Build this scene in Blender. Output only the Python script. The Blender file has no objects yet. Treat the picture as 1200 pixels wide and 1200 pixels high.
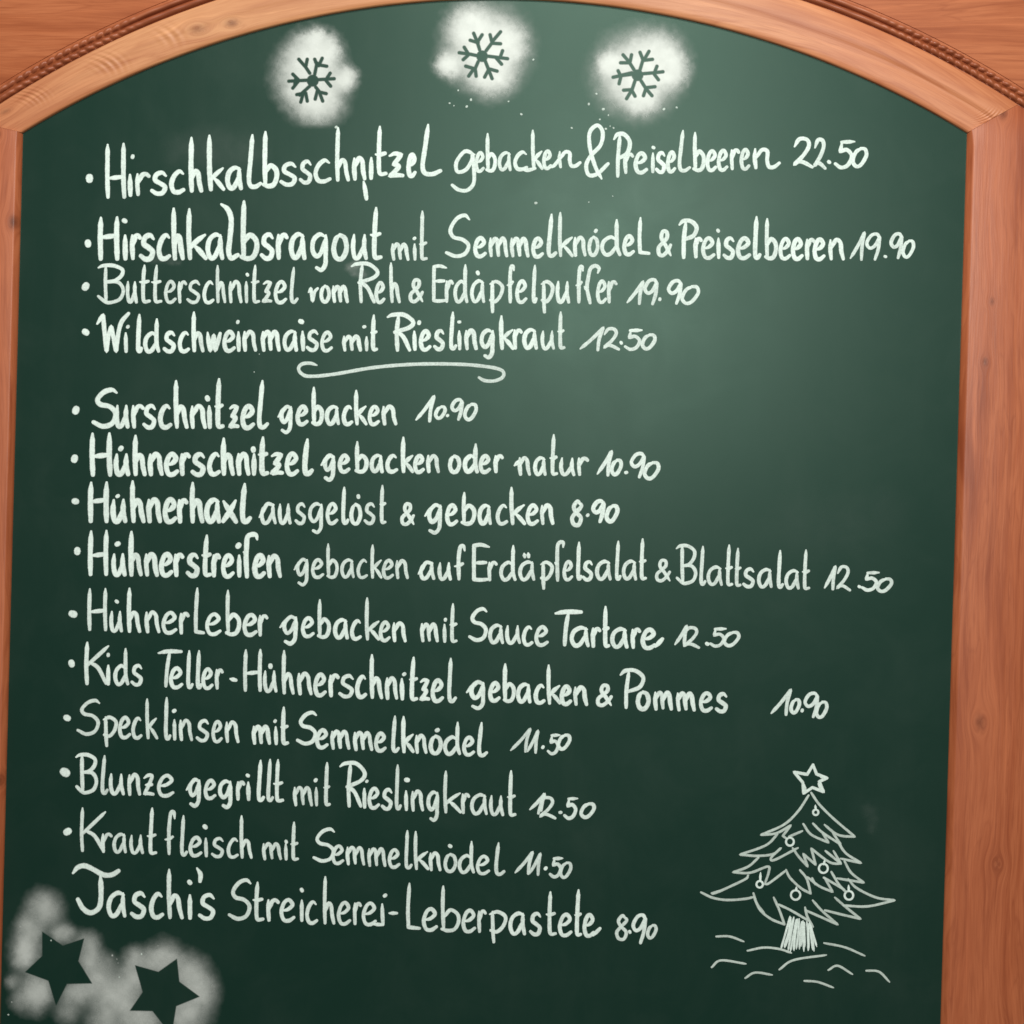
import bpy, math, random
import numpy as np
from mathutils import Matrix, Vector

random.seed(7)
rng = np.random.default_rng(11)
sc = bpy.context.scene
col = sc.collection

# ------------------------------------------------------------------ camera
S = 1200.0                       # the writing below is measured on a 1200 unit square
FOCAL, SENSOR = 50.0, 36.0
DIST = 1.333
CAM = Vector((0.0, -DIST, 1.50))
YAW, ROLL = math.radians(4.4), math.radians(1.5)
ROT = Matrix.Rotation(YAW, 3, 'Z') @ Matrix.Rotation(math.radians(90), 3, 'X') @ Matrix.Rotation(ROLL, 3, 'Z')
cam_d = bpy.data.cameras.new('camera')
cam = bpy.data.objects.new('camera', cam_d)
col.objects.link(cam)
cam.matrix_world = Matrix.Translation(CAM) @ ROT.to_4x4()
cam_d.lens, cam_d.sensor_width = FOCAL, SENSOR
cam_d.clip_start, cam_d.clip_end = 0.05, 60
cam_d.dof.use_dof = True
cam_d.dof.focus_distance = 1.20
cam_d.dof.aperture_fstop = 12.0
sc.camera = cam

# ------------------------------------------------------------------ world and lamps
world = bpy.data.worlds.new('World')
sc.world = world
world.use_nodes = True
bg = world.node_tree.nodes['Background']
bg.inputs[0].default_value = (0.80, 0.72, 0.66, 1)
bg.inputs[1].default_value = 0.13

def area(name, loc, target, size, power, color, size_y=None):
    l = bpy.data.lights.new(name, 'AREA')
    l.shape = 'ELLIPSE'; l.size = size; l.size_y = size_y or size
    l.energy = power; l.color = color
    o = bpy.data.objects.new(name, l); col.objects.link(o)
    o.location = loc
    d = Vector(target) - Vector(loc)
    o.rotation_euler = d.to_track_quat('-Z', 'Y').to_euler()
    return o
area('ceiling_lamp', (-0.04, -1.20, 2.78), (0.02, 0, 1.50), 0.36, 20.5, (1.0, 0.935, 0.86), 0.24)
area('room_lamp', (-0.05, -2.55, 2.20), (0.0, 0, 1.35), 0.45, 41.0, (1.0, 0.935, 0.86), 0.40)

vs = sc.view_settings
vs.view_transform = 'Standard'; vs.look = 'None'; vs.exposure = 0; vs.gamma = 1
vs.use_curve_mapping = False

# ------------------------------------------------------------------ board plane
# The slate is the plane y = 0 facing the viewer (-y).  P() gives the point of the slate that
# a measured position of the writing falls on; h raises it off the slate.
def P(x, y, h=0.0):
    k = SENSOR / FOCAL / S
    d = ROT @ Vector(((x - S/2)*k, -(y - S/2)*k, -1.0))
    t = (0.0 - CAM.y) / d.y
    return Vector((CAM.x + d.x*t, -h, CAM.z + d.z*t))
UNIT = (P(601, 600) - P(600, 600)).length          # metres per unit, about 0.8 mm

def arr(pts):
    """vectorised P for an (n,2) array; returns X, Z"""
    pts = np.asarray(pts, float)
    k = SENSOR / FOCAL / S
    R = np.array(ROT)
    v = np.stack([(pts[:,0]-S/2)*k, -(pts[:,1]-S/2)*k, -np.ones(len(pts))], 1) @ R.T
    t = (0.0 - CAM.y) / v[:,1]
    return CAM.x + v[:,0]*t, CAM.z + v[:,2]*t

BASE = P(590, 1420)
BASE = Vector((BASE.x, 0.02, BASE.z))

# ------------------------------------------------------------------ node helpers
class NT:
    def __init__(s, name):
        s.m = bpy.data.materials.new(name); s.m.use_nodes = True
        s.t = s.m.node_tree; s.t.nodes.clear()
        s.out = s.t.nodes.new('ShaderNodeOutputMaterial')
    def n(s, typ, **kw):
        nd = s.t.nodes.new(typ)
        for k, v in kw.items():
            if k.startswith('i_'):
                key = k[2:]
                nd.inputs[int(key) if key.isdigit() else key.replace('_', ' ')].default_value = v
            else: setattr(nd, k, v)
        return nd
    def l(s, a, b): s.t.links.new(a, b)
    def math(s, op, a, b=None, c=None, clamp=False):
        nd = s.n('ShaderNodeMath', operation=op, use_clamp=clamp)
        for i, v in enumerate((a, b, c)):
            if v is None: continue
            if isinstance(v, (int, float)): nd.inputs[i].default_value = v
            else: s.l(v, nd.inputs[i])
        return nd.outputs[0]
    def mix(s, f, a, b, blend='MIX'):
        nd = s.n('ShaderNodeMix', data_type='RGBA', blend_type=blend)
        for i, v in ((0, f), (6, a), (7, b)):
            if isinstance(v, (int, float)): nd.inputs[i].default_value = v
            elif isinstance(v, tuple): nd.inputs[i].default_value = (*v, 1)
            else: s.l(v, nd.inputs[i])
        return nd.outputs[2]
    def ramp(s, f, stops, interp='LINEAR'):
        nd = s.n('ShaderNodeValToRGB'); cr = nd.color_ramp; cr.interpolation = interp
        while len(cr.elements) < len(stops): cr.elements.new(0.5)
        for e, (p, c) in zip(cr.elements, stops):
            e.position = p; e.color = (*c, 1) if isinstance(c, tuple) else (c, c, c, 1)
        s.l(f, nd.inputs[0]); return nd.outputs[0]
    def noise(s, vec, scale, detail=3, rough=0.5, dist=0.0):
        nd = s.n('ShaderNodeTexNoise', i_Scale=scale, i_Detail=detail, i_Roughness=rough, i_Distortion=dist)
        s.l(vec, nd.inputs['Vector']); return nd.outputs[0]

def slate_material():
    m = NT('painted_slate')
    geo = m.n('ShaderNodeTexCoord').outputs['Object']
    mp = m.n('ShaderNodeMapping'); mp.inputs['Scale'].default_value = (1, 1, 0.55); m.l(geo, mp.inputs[0])
    big = m.noise(mp.outputs[0], 3.0, 4, 0.55, 0.6)
    mid = m.noise(geo, 16, 5, 0.6, 0.5)
    fine = m.noise(geo, 900, 2, 0.5)
    mp2 = m.n('ShaderNodeMapping'); mp2.inputs['Scale'].default_value = (1.0, 1.0, 0.12)
    mp2.inputs['Rotation'].default_value = (0, 0.9, 0); m.l(geo, mp2.inputs[0])
    wipe = m.noise(mp2.outputs[0], 34, 4, 0.6, 0.4)
    w = m.math('MULTIPLY', m.ramp(big, [(0.42, 0.0), (0.72, 1.0)]), m.ramp(wipe, [(0.35, 0.2), (0.75, 1.0)]))
    dust = m.math('ADD', m.math('MULTIPLY', w, 0.014), m.math('MULTIPLY', m.ramp(mid, [(0.45, 0.0), (0.8, 1.0)]), 0.007))
    c = m.mix(dust, (0.0058, 0.0270, 0.0195), (0.62, 0.70, 0.64))
    b = m.n('ShaderNodeBsdfPrincipled')
    m.l(c, b.inputs['Base Color'])
    r = m.math('ADD', 0.40, m.math('MULTIPLY', m.math('SUBTRACT', mid, 0.5), 0.10))
    m.l(r, b.inputs['Roughness'])
    b.inputs['Specular IOR Level'].default_value = 0.345
    b.inputs['Specular Tint'].default_value = (0.62, 1.0, 0.84, 1)
    bp = m.n('ShaderNodeBump', i_Strength=0.10, i_Distance=0.0004); m.l(fine, bp.inputs['Height'])
    m.l(bp.outputs[0], b.inputs['Normal'])
    m.l(b.outputs[0], m.out.inputs[0])
    return m.m

def chalk_material(name, color, cover):
    """chalk marker: matt paint, thin and broken along the edge of the stroke"""
    m = NT(name)
    geo = m.n('ShaderNodeTexCoord').outputs['Object']
    e = m.n('ShaderNodeAttribute', attribute_name='edge').outputs['Fac']
    g = m.noise(geo, 1500, 2, 0.6)
    g2 = m.noise(geo, 260, 3, 0.6)
    body = m.math('SUBTRACT', 1.0, m.math('POWER', e, 2.6))
    a = m.math('ADD', body, m.math('MULTIPLY', m.math('SUBTRACT', g, 0.5), 0.55))
    a = m.math('MULTIPLY', a, 1.9, clamp=True)
    a = m.math('MULTIPLY', a, m.ramp(g2, [(0.25, cover - 0.12), (0.5, cover)]), clamp=True)
    cvr = m.n('ShaderNodeAttribute', attribute_name='cover').outputs['Fac']
    g3 = m.noise(geo, 700, 3, 0.65)
    a = m.math('MULTIPLY', a, m.math('ADD', cvr, m.math('MULTIPLY', m.math('SUBTRACT', g3, 0.56), 0.72)), clamp=True)
    d = m.n('ShaderNodeBsdfDiffuse', i_Roughness=0.6)
    m.l(m.mix(g2, tuple(v*0.9 for v in color), color), d.inputs[0])
    tr = m.n('ShaderNodeBsdfTransparent')
    mx = m.n('ShaderNodeMixShader'); m.l(a, mx.inputs[0]); m.l(tr.outputs[0], mx.inputs[1]); m.l(d.outputs[0], mx.inputs[2])
    m.l(mx.outputs[0], m.out.inputs[0])
    return m.m

def spray_material(name, color):
    m = NT(name)
    geo = m.n('ShaderNodeTexCoord').outputs['Object']
    e = m.n('ShaderNodeAttribute', attribute_name='dust').outputs['Fac']
    g = m.noise(geo, 1300, 2, 0.7)
    a = m.math('MULTIPLY', e, m.math('ADD', 1.0, m.math('MULTIPLY', m.math('SUBTRACT', g, 0.5),
               m.math('MULTIPLY', m.math('SUBTRACT', 1.0, e), 1.6))), clamp=True)
    d = m.n('ShaderNodeBsdfDiffuse', i_Roughness=0.8); d.inputs[0].default_value = (*color, 1)
    tr = m.n('ShaderNodeBsdfTransparent')
    mx = m.n('ShaderNodeMixShader'); m.l(a, mx.inputs[0]); m.l(tr.outputs[0], mx.inputs[1]); m.l(d.outputs[0], mx.inputs[2])
    m.l(mx.outputs[0], m.out.inputs[0])
    return m.m

def wood_material(name, light, mid, dark, knots=(), seed=0.0, ring=26.0, relief=0.0006, bands=1.0, chatter=(), end_tone=None, gloss=0.42):
    """varnished pine; UV in metres: u along the grain, v across it"""
    m = NT(name)
    uv = m.n('ShaderNodeUVMap').outputs[0]
    sp = m.n('ShaderNodeSeparateXYZ'); m.l(uv, sp.inputs[0])
    u, v = sp.outputs[0], sp.outputs[1]
    swirl = None; kdark = None
    for (ku, kv, kr, ks) in knots:
        du = m.math('MULTIPLY', m.math('SUBTRACT', u, ku), 0.62)
        dv = m.math('SUBTRACT', v, kv)
        d = m.math('SQRT', m.math('ADD', m.math('MULTIPLY', du, du), m.math('MULTIPLY', dv, dv)))
        q = m.math('DIVIDE', d, kr)
        f = m.math('POWER', 2.718, m.math('MULTIPLY', m.math('MULTIPLY', q, q), -0.22))
        side = m.math('MULTIPLY', m.math('DIVIDE', dv, m.math('ADD', d, 0.0004)), m.math('MULTIPLY', f, kr*1.9))
        swirl = side if swirl is None else m.math('ADD', swirl, side)
        k = m.math('MULTIPLY', m.math('POWER', 2.718, m.math('MULTIPLY', m.math('MULTIPLY', q, q), -1.3)), ks)
        kdark = k if kdark is None else m.math('MAXIMUM', kdark, k)
    cb = m.n('ShaderNodeCombineXYZ')
    m.l(m.math('MULTIPLY', u, 1.0), cb.inputs[0]); m.l(v, cb.inputs[1]); cb.inputs[2].default_value = seed
    mp = m.n('ShaderNodeMapping'); mp.inputs['Scale'].default_value = (1.6, 9.0, 1); m.l(cb.outputs[0], mp.inputs[0])
    warp = m.noise(mp.outputs[0], 1.0, 3, 0.5)
    vv = m.math('ADD', v, m.math('MULTIPLY', m.math('SUBTRACT', warp, 0.5), 0.075*bands))
    if swirl is not None: vv = m.math('SUBTRACT', vv, swirl)
    cb2 = m.n('ShaderNodeCombineXYZ'); m.l(m.math('MULTIPLY', u, 0.10), cb2.inputs[0]); m.l(vv, cb2.inputs[1]); cb2.inputs[2].default_value = seed*1.7
    rings = m.noise(cb2.outputs[0], ring*2.3, 3, 0.55)
    blot0 = m.noise(mp.outputs[0], 2.1, 2, 0.5)
    fine_v = m.n('ShaderNodeCombineXYZ'); m.l(m.math('MULTIPLY', u, 0.05), fine_v.inputs[0]); m.l(vv, fine_v.inputs[1]); fine_v.inputs[2].default_value = seed
    fine = m.noise(fine_v.outputs[0], 620, 3, 0.6)
    blot = m.noise(mp.outputs[0], 3.2, 3, 0.5)
    st_v = m.n('ShaderNodeCombineXYZ'); m.l(m.math('MULTIPLY', u, 0.035), st_v.inputs[0]); m.l(vv, st_v.inputs[1]); st_v.inputs[2].default_value = seed+3
    streak = m.noise(st_v.outputs[0], 190, 4, 0.65)
    c = m.ramp(rings, [(0.30, dark), (0.42, mid), (0.56, light), (0.64, mid), (0.80, light)])
    c = m.mix(m.math('MULTIPLY', m.ramp(fine, [(0.30, 1.0), (0.55, 0.0)]), 0.42), c, dark)
    late = m.math('ABSOLUTE', m.math('SUBTRACT', m.math('FRACT', m.math('MULTIPLY', rings, 5.0)), 0.5))
    c = m.mix(m.math('MULTIPLY', m.ramp(late, [(0.0, 1.0), (0.09, 0.0)]), m.math('MULTIPLY', blot0, 0.75)), c, dark)
    c = m.mix(m.ramp(blot, [(0.35, 0.0), (0.75, 0.40)]), c, light)
    c = m.mix(m.ramp(streak, [(0.28, 0.85), (0.48, 0.0)]), c, dark)
    c = m.mix(m.ramp(streak, [(0.56, 0.0), (0.74, 0.75)]), c, tuple(min(1, q*1.16) for q in light))
    if end_tone:      # redder, darker ends: part local wood tone, part lighting put into the colour
        um, uh, hc = end_tone
        q = m.math('DIVIDE', m.math('ABSOLUTE', m.math('SUBTRACT', u, um)), uh)
        q = m.math('ADD', q, m.math('MULTIPLY', m.math('SUBTRACT', warp, 0.5), 0.5))
        c = m.mix(m.ramp(q, [(0.45, 0.0), (0.95, 1.0)]), c, m.mix(1.0, c, hc, 'MULTIPLY'))
    if kdark is not None:
        c = m.mix(m.math('MINIMUM', kdark, 1.0), c, tuple(x*0.45 for x in dark))
    b = m.n('ShaderNodeBsdfPrincipled')
    m.l(c, b.inputs['Base Color'])
    b.inputs['Specular IOR Level'].default_value = gloss
    b.inputs['Coat Weight'].default_value = gloss*0.25; b.inputs['Coat Roughness'].default_value = 0.33
    m.l(m.math('ADD', 0.42, m.math('MULTIPLY', blot, 0.12)), b.inputs['Roughness'])
    h = m.math('ADD', m.math('MULTIPLY', rings, 1.0), m.math('MULTIPLY', fine, 0.25))
    for (ku, kv, kr, kf) in chatter:        # planer chatter: short ripples across the grain
        du = m.math('SUBTRACT', u, ku); dv = m.math('SUBTRACT', v, kv)
        q = m.math('ADD', m.math('MULTIPLY', du, du), m.math('MULTIPLY', dv, dv))
        f = m.math('POWER', 2.718, m.math('DIVIDE', q, -kr*kr))
        arg = m.math('MULTIPLY', m.math('ADD', du, m.math('MULTIPLY', m.math('MULTIPLY', dv, dv), 22.0)), kf)
        rp = m.math('MULTIPLY', m.math('MULTIPLY', m.math('SINE', arg), f), 0.6)
        h = m.math('ADD', h, rp)
    bp = m.n('ShaderNodeBump', i_Strength=0.55, i_Distance=relief); m.l(h, bp.inputs['Height'])
    m.l(bp.outputs[0], b.inputs['Normal']); m.l(bp.outputs[0], b.inputs['Coat Normal'])
    m.l(b.outputs[0], m.out.inputs[0])
    return m.m

# ------------------------------------------------------------------ object helpers
def prop(o, label=None, cat=None, group=None, kind=None):
    if label: o['label'] = label
    if cat: o['category'] = cat
    if group: o['group'] = group
    if kind: o['kind'] = kind
    return o

def empty(name, loc):
    o = bpy.data.objects.new(name, None); col.objects.link(o); o.location = loc
    o.empty_display_size = 0.05
    return o

def mesh(name, verts, faces, mat, parent=None, uvs=None, smooth=True, attr=None, world_co=True):
    """verts in world coordinates; the object sits at its parent's origin"""
    me = bpy.data.meshes.new(name)
    off = Vector((0, 0, 0))
    p = parent
    while p is not None:
        off += p.location; p = p.parent
    V = np.asarray(verts, float) - np.array(off)
    me.from_pydata([tuple(v) for v in V], [], [tuple(int(i) for i in f) for f in faces])
    if uvs is not None:
        ul = me.uv_layers.new(name='UVMap')
        idx = np.zeros(len(me.loops), int); me.loops.foreach_get('vertex_index', idx)
        ul.data.foreach_set('uv', np.asarray(uvs, float)[idx].ravel())
    if attr:
        a = me.attributes.new(attr[0], 'FLOAT', 'POINT'); a.data.foreach_set('value', np.asarray(attr[1], float))
    me.materials.append(mat)
    me.polygons.foreach_set('use_smooth', [smooth]*len(me.polygons))
    me.update()
    o = bpy.data.objects.new(name, me); col.objects.link(o)
    if parent is not None: o.parent = parent
    return o

# ------------------------------------------------------------------ chalk strokes
def catmull(pts, step):
    """smooth curve through the points; a point given twice in a row is a sharp corner"""
    segs, cur = [], [pts[0]]
    for a in pts[1:]:
        if abs(a[0]-cur[-1][0]) < 1e-6 and abs(a[1]-cur[-1][1]) < 1e-6:
            segs.append(cur); cur = [a]
        else: cur.append(a)
    segs.append(cur)
    out = []
    for sg in segs:
        q = np.array(sg, float)
        if len(q) < 2: continue
        if len(q) == 2: q2 = q
        else: q2 = q
        p = np.vstack([2*q2[0]-q2[1], q2, 2*q2[-1]-q2[-2]])
        for i in range(1, len(p)-2):
            p0, p1, p2, p3 = p[i-1], p[i], p[i+1], p[i+2]
            n = max(2, int(np.hypot(*(p2-p1))/step))
            for k in range(n):
                t = k/n
                out.append(0.5*((2*p1)+(-p0+p2)*t+(2*p0-5*p1+4*p2-p3)*t*t+(-p0+3*p1-3*p2+p3)*t**3))
        out.append(q2[-1])
    o2 = [out[0]]
    for a in out[1:]:
        if np.hypot(*(a-o2[-1])) > step*0.3: o2.append(a)
    if len(o2) == 1: o2.append(out[0]+np.array([step, 0]))
    return np.array(o2)

class Chalk:
    """collects strokes (measured units) and builds one mesh of low domed ribbons"""
    count = 0
    def __init__(s): s.v, s.f, s.e, s.c = [], [], [], []
    def stroke(s, pts, w, taper=0.45, tail=0.80, step=0.75, soft=1.10):
        bold = w > 6.2
        cov = min(1.0, 0.88+(w-4.7)*0.10) if w > 4.4 else 0.95
        w = w*((0.91 if w > 6.4 else 0.89 if w > 5.6 else 0.86) if w > 4.4 else 1.0)
        c = catmull(pts, step)
        L = np.concatenate([[0], np.cumsum(np.hypot(*np.diff(c, axis=0).T))]); tot = max(L[-1], 1e-3)
        r = np.full(len(c), w/2*soft)
        ta = min(w*1.3, tot*0.4)
        r *= np.where(L < ta, taper+(1-taper)*(L/ta), 1)
        r *= np.where(tot-L < ta, tail+(1-tail)*((tot-L)/ta), 1)
        ph = random.random()*10
        r *= 1+0.04*np.sin(L*0.31+ph)+0.018*np.sin(L*0.93+ph*2)
        # averaged tangents keep ribbons tidy in tight bends
        d = np.gradient(c, axis=0); k = np.array([.25, .5, .25])
        if len(d) > 4:
            d = np.stack([np.convolve(np.pad(d[:,j], 1, 'edge'), k, 'valid') for j in (0, 1)], 1)
        d /= (np.hypot(d[:,0], d[:,1])[:,None]+1e-9)
        C, D, R, CE = [], [], [], []
        for a in (80, 55, 30):
            a = math.radians(a); C.append(c[0]-d[0]*r[0]*math.sin(a)); D.append(d[0]); R.append(r[0]*math.cos(a)); CE.append(math.sin(a))
        for i in range(len(c)): C.append(c[i]); D.append(d[i]); R.append(r[i]); CE.append(0)
        for a in (30, 55, 80):
            a = math.radians(a); C.append(c[-1]+d[-1]*r[-1]*math.sin(a)); D.append(d[-1]); R.append(r[-1]*math.cos(a)); CE.append(math.sin(a))
        C, D, R, CE = map(np.array, (C, D, R, CE))
        N = np.stack([-D[:,1], D[:,0]], 1)
        z0 = 0.00022 + (Chalk.count % 40)*0.000004; Chalk.count += 1
        b = len(s.v); n = len(C)
        cv = np.clip(cov+random.uniform(-.06, .04)-0.10*np.linspace(0, 1, n)*random.random(), 0, 1)
        prof = [(-1, 0), (-.6, .7), (0, 1), (.6, .7), (1, 0)]
        for (q, h) in prof:
            X, Z = arr(C + N*(R*q)[:,None])
            hh = z0 + 0.00010*h*np.sqrt(1-CE**2)
            s.v.extend(zip(X, -hh, Z))
            s.c.extend(cv)
            s.e.extend(np.maximum(abs(q), CE) if q else CE)
        for j in range(4):
            for i in range(n-1):
                s.f.append((b+j*n+i, b+j*n+i+1, b+(j+1)*n+i+1, b+(j+1)*n+i))
    def dot(s, x, y, r):
        a = random.random()*6
        s.stroke([(x-0.22*r*math.cos(a), y-0.22*r*math.sin(a)), (x+0.22*r*math.cos(a), y+0.22*r*math.sin(a))], r*1.75, 0.95, 0.95, step=0.3, soft=1.1)
    def ring(s, x, y, r, w):
        s.stroke([(x+r*math.cos(t), y+r*math.sin(t)*1.02) for t in [k*math.pi/6-1.5 for k in range(13)]], w, 0.8, 0.8, step=0.4)
    def build(s, name, mat, parent, label=None):
        o = mesh(name, s.v, s.f, mat, parent, attr=('edge', s.e))
        a = o.data.attributes.new('cover', 'FLOAT', 'POINT'); a.data.foreach_set('value', np.array(s.c, float))
        if label: o['label'] = label
        return o

# stroke letters in this board's hand.  x 0..1 across the letter; y 0 base, 1 x-height, 2 top, -1 tail
G = {
'a': [".92,.93 .55,1.02 .15,.8 .02,.38 .2,.02 .5,.08 .78,.5", ".86,1 .86,.45 .98,0"],
'A': [".02,.3 .2,.55 .2,.55 .5,1 .85,.95", ".5,1 .25,.7 .18,.35 .3,.02 .55,.08 .82,.55", ".86,1 .86,.45 .98,0"],
'b': [".12,2 .08,1.1 .12,.1", ".12,.62 .5,1 .92,.8 .98,.42 .75,.06 .35,-.02 .0,.06"],
'c': [".95,.9 .65,1.02 .25,.8 .03,.4 .2,.04 .6,-.02 1,.1"],
'd': [".8,.85 .5,1 .12,.75 .02,.35 .2,.0 .5,.06 .8,.45", ".86,2 .84,1 .86,.4 1,0"],
'e': [".12,.48 .55,.55 .9,.78 .62,1.02 .25,.88 .02,.42 .2,.03 .6,-.02 1,.14"],
'f': ["1,1.72 .88,1.98 .6,1.92 .45,1.4 .42,.8 .45,0", ".08,.82 .42,.85 .8,.98"],
'g': [".88,.92 .5,1.02 .12,.78 .05,.35 .3,.08 .6,.25 .85,.75", ".9,1 .88,.2 .85,-.5 .6,-.98 .3,-.8"],
'q': [".0,.42 .25,.7 .25,.7 .6,1.02 .9,.92", ".55,1 .3,.75 .25,.38 .42,.1 .68,.3 .88,.8", ".92,1 .9,.2 .86,-.5 .62,-.98 .32,-.75"],
'h': [".06,2 .04,1 .12,0", ".1,.5 .4,.95 .7,.85 .82,.4 1,0"],
'i': [".4,1 .45,.5 .6,0"],
'k': [".08,2 .05,1 .12,0", ".98,1.02 .55,.78 .14,.48", ".3,.58 .62,.35 1,0"],
'K': [".05,2 .02,1 .06,0", "1,1.85 .1,1.02", ".15,1.12 .55,.85 .92,0"],
'l': [".42,2 .25,1.2 .12,.45 .22,.06 .6,.0 1,.16"],
'L': [".15,2 .02,1 .05,.08 .05,.08 1,.02"],
'm': [".02,1 .02,.5 .08,0", ".06,.55 .25,.98 .42,.85 .46,.4 .5,.05", ".5,.5 .7,.98 .86,.85 .92,.4 1,0"],
'n': [".04,1 .03,.5 .1,0", ".1,.55 .45,1 .78,.85 .85,.4 1,0"],
'N': [".04,1 .03,.5 .08,0", ".08,.5 .3,.95 .52,.88 .52,.4 .6,.05 .8,.04 1,.25"],
'o': [".55,1.02 .2,.85 .02,.4 .22,.02 .65,.0 .97,.4 .85,.85 .5,1.0"],
'p': [".18,1 .2,.0 .24,-1", ".0,.88 .5,1 .98,.75 .85,.32 .45,.02 .05,.08"],
'r': [".04,1 .03,.5 .1,0", ".08,.5 .4,.92 .75,1.0 1,.9"],
's': [".98,.86 .7,1.02 .3,.92 .22,.65 .6,.48 .92,.3 .75,.02 .35,-.02 0,.12"],
't': [".52,2 .4,1.2 .36,.3 .5,.02 1,.04", ".05,1.0 .4,.98 .92,1.04"],
'u': [".06,1 .0,.45 .15,.03 .45,.05 .8,.5", ".86,1 .84,.45 1,0"],
'v': [".0,.6 .25,.85 .25,.85 .42,.02 .42,.02 .65,.6 1,.85"],
'w': [".0,1 .1,.4 .22,0 .22,0 .5,.85 .5,.85 .62,.02 .62,.02 .8,.4 1,.95"],
'x': [".05,.95 .5,.5 1,0", "1,.98 .5,.45 0,.02"],
'z': [".05,.9 .45,1.0 .9,.95 .9,.95 .62,.72 .35,.53 .35,.53 .6,.5 .72,.42 .4,.2 .06,.03 .06,.03 .55,.06 1,.04"],
'Z': [".05,.86 .5,1.0 .92,.95 .55,.5 .06,.05 .06,.05 .5,.06 1,.02", ".2,.5 .85,.52"],
'H': [".06,2 .03,1 .06,0", ".95,2.02 .93,1 .97,0", ".08,.92 .9,1.0"],
'S': ["1,1.82 .8,2 .45,1.85 .18,1.4 .3,1.08 .7,.95 .95,.62 .8,.15 .4,0 0,.2"],
'B': [".0,1.86 .2,1.98 .6,1.98 .95,1.75 .92,1.4 .65,1.1 .3,1.02", ".3,1.98 .28,1 .3,.1", ".3,1.05 .8,1.0 1,.6 .85,.15 .45,-.02 .25,.05 .0,.3"],
'R': [".0,1.86 .2,1.98 .65,1.98 1,1.6 .85,1.28 .28,1.02", ".42,1.98 .34,1 .36,0", ".3,1.05 .6,.75 .85,0"],
'P': [".0,1.78 .22,1.98 .65,1.98 1,1.65 .85,1.2 .35,.98", ".38,1.95 .28,1 .28,0"],
'E': ["1,1.88 .5,2 .08,1.95 .08,1.95 .06,1 .06,.05 .06,.05 .4,.02 .9,.05", ".08,1.0 .8,1.02"],
'T': [".0,1.86 .4,1.96 1,1.95", ".5,1.95 .4,1 .35,0"],
'&': ["1,.0 .62,.4 .3,.72 .42,.98 .72,.95 .72,.72 .4,.52 .08,.32 .1,.06 .4,.0 .75,.18 1,.42"],
'1': [".0,.05 .5,.5 .97,1.0 .97,1.0 .8,.5 .74,0"],
'2': [".08,.72 .35,1 .75,.98 .85,.75 .55,.4 .05,.06 .05,.06 .3,.16 .6,.12 1,-.04"],
'5': ["1,.98 .32,.96", ".34,.95 .25,.6 .25,.6 .6,.66 .85,.42 .65,.08 .3,-.02 0,.12"],
'9': [".92,.8 .75,1 .35,.95 .05,.65 .25,.45 .6,.55 .93,.9 .93,.9 .82,.4 .6,0"],
'0': [".7,1.02 .25,.8 .02,.3 .25,0 .6,.1 .97,.6 .9,.95 .6,1"],
'8': [".9,.85 .6,1.02 .25,.8 .45,.55 .9,.3 .7,.0 .25,.02 .1,.3 .5,.55 .95,.8 .9,.9"],
}
GP = {k: [[tuple(float(z) for z in p.split(',')) for p in st.split()] for st in v] for k, v in G.items()}
UPPER = set('HSBRPETK') | set('bdhklLft')

def word(ch, cx, cy, base, xh, w, toks, desc=0.42):
    """cx, cy: corner of the detail the numbers were measured in (four per unit)"""
    x1, y1, x2, y2 = base
    for tk in toks.split(';'):
        a = tk.split()
        if not a: continue
        g = a[0]; n = [float(v) for v in a[1:]]
        if g == '.':
            ch.dot(cx+n[0]/4, cy+n[1]/4-(0.6 if n[2] > 12 else 0), n[2]/4*(0.84 if n[2] > 12 else 1)); continue
        if g == '~':
            ch.stroke([(cx+n[i]/4, cy+n[i+1]/4) for i in range(0, len(n), 2)], w/4); continue
        X0, X1 = n[0]+w*0.42, n[1]-w*0.42
        if g == 'c': X1 -= 5
        if g in 'hk': X0 += 2
        xm = (n[0]+n[1])/2
        yb = n[3] if len(n) > 3 else y1+(y2-y1)*(xm-x1)/(x2-x1)
        yb -= w*0.42
        h1 = xh - w*0.84
        up = g in UPPER
        if up: top = (yb - (n[2]+w*0.42))
        else:
            if len(n) > 2: h1 = yb-(n[2]+w*0.42)
            top = h1*2
        sh = random.uniform(-.02, .02)
        for st in GP[g]:
            pts = []
            lj = (random.uniform(-1, 1), random.uniform(-1, 1))
            for (gx, gy) in st:
                if gy <= 0: Y = yb - gy*xh*desc if gy < -.2 else yb - gy*h1
                elif gy <= 1 or not up: Y = yb - gy*h1
                else: Y = yb - (h1+(top-h1)*(gy-1))
                xx = X0+gx*(X1-X0) + sh*(yb-Y)
                pts.append((cx+(xx+lj[0])/4, cy+(Y+lj[1])/4))
            ww = w/4*random.uniform(.94, 1.05)
            ch.stroke(pts, ww)

# ------------------------------------------------------------------ materials
M_SLATE = slate_material()
M_CHALK = chalk_material('chalk_marker', (0.82, 0.965, 0.935), 1.0)
M_THIN = chalk_material('thin_chalk', (0.66, 0.79, 0.75), 0.92)
M_SPRAY = spray_material('snow_spray', (0.79, 0.86, 0.845))
LIGHT, MID, DARK = (0.44, 0.132, 0.052), (0.37, 0.099, 0.036), (0.25, 0.055, 0.018)

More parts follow.
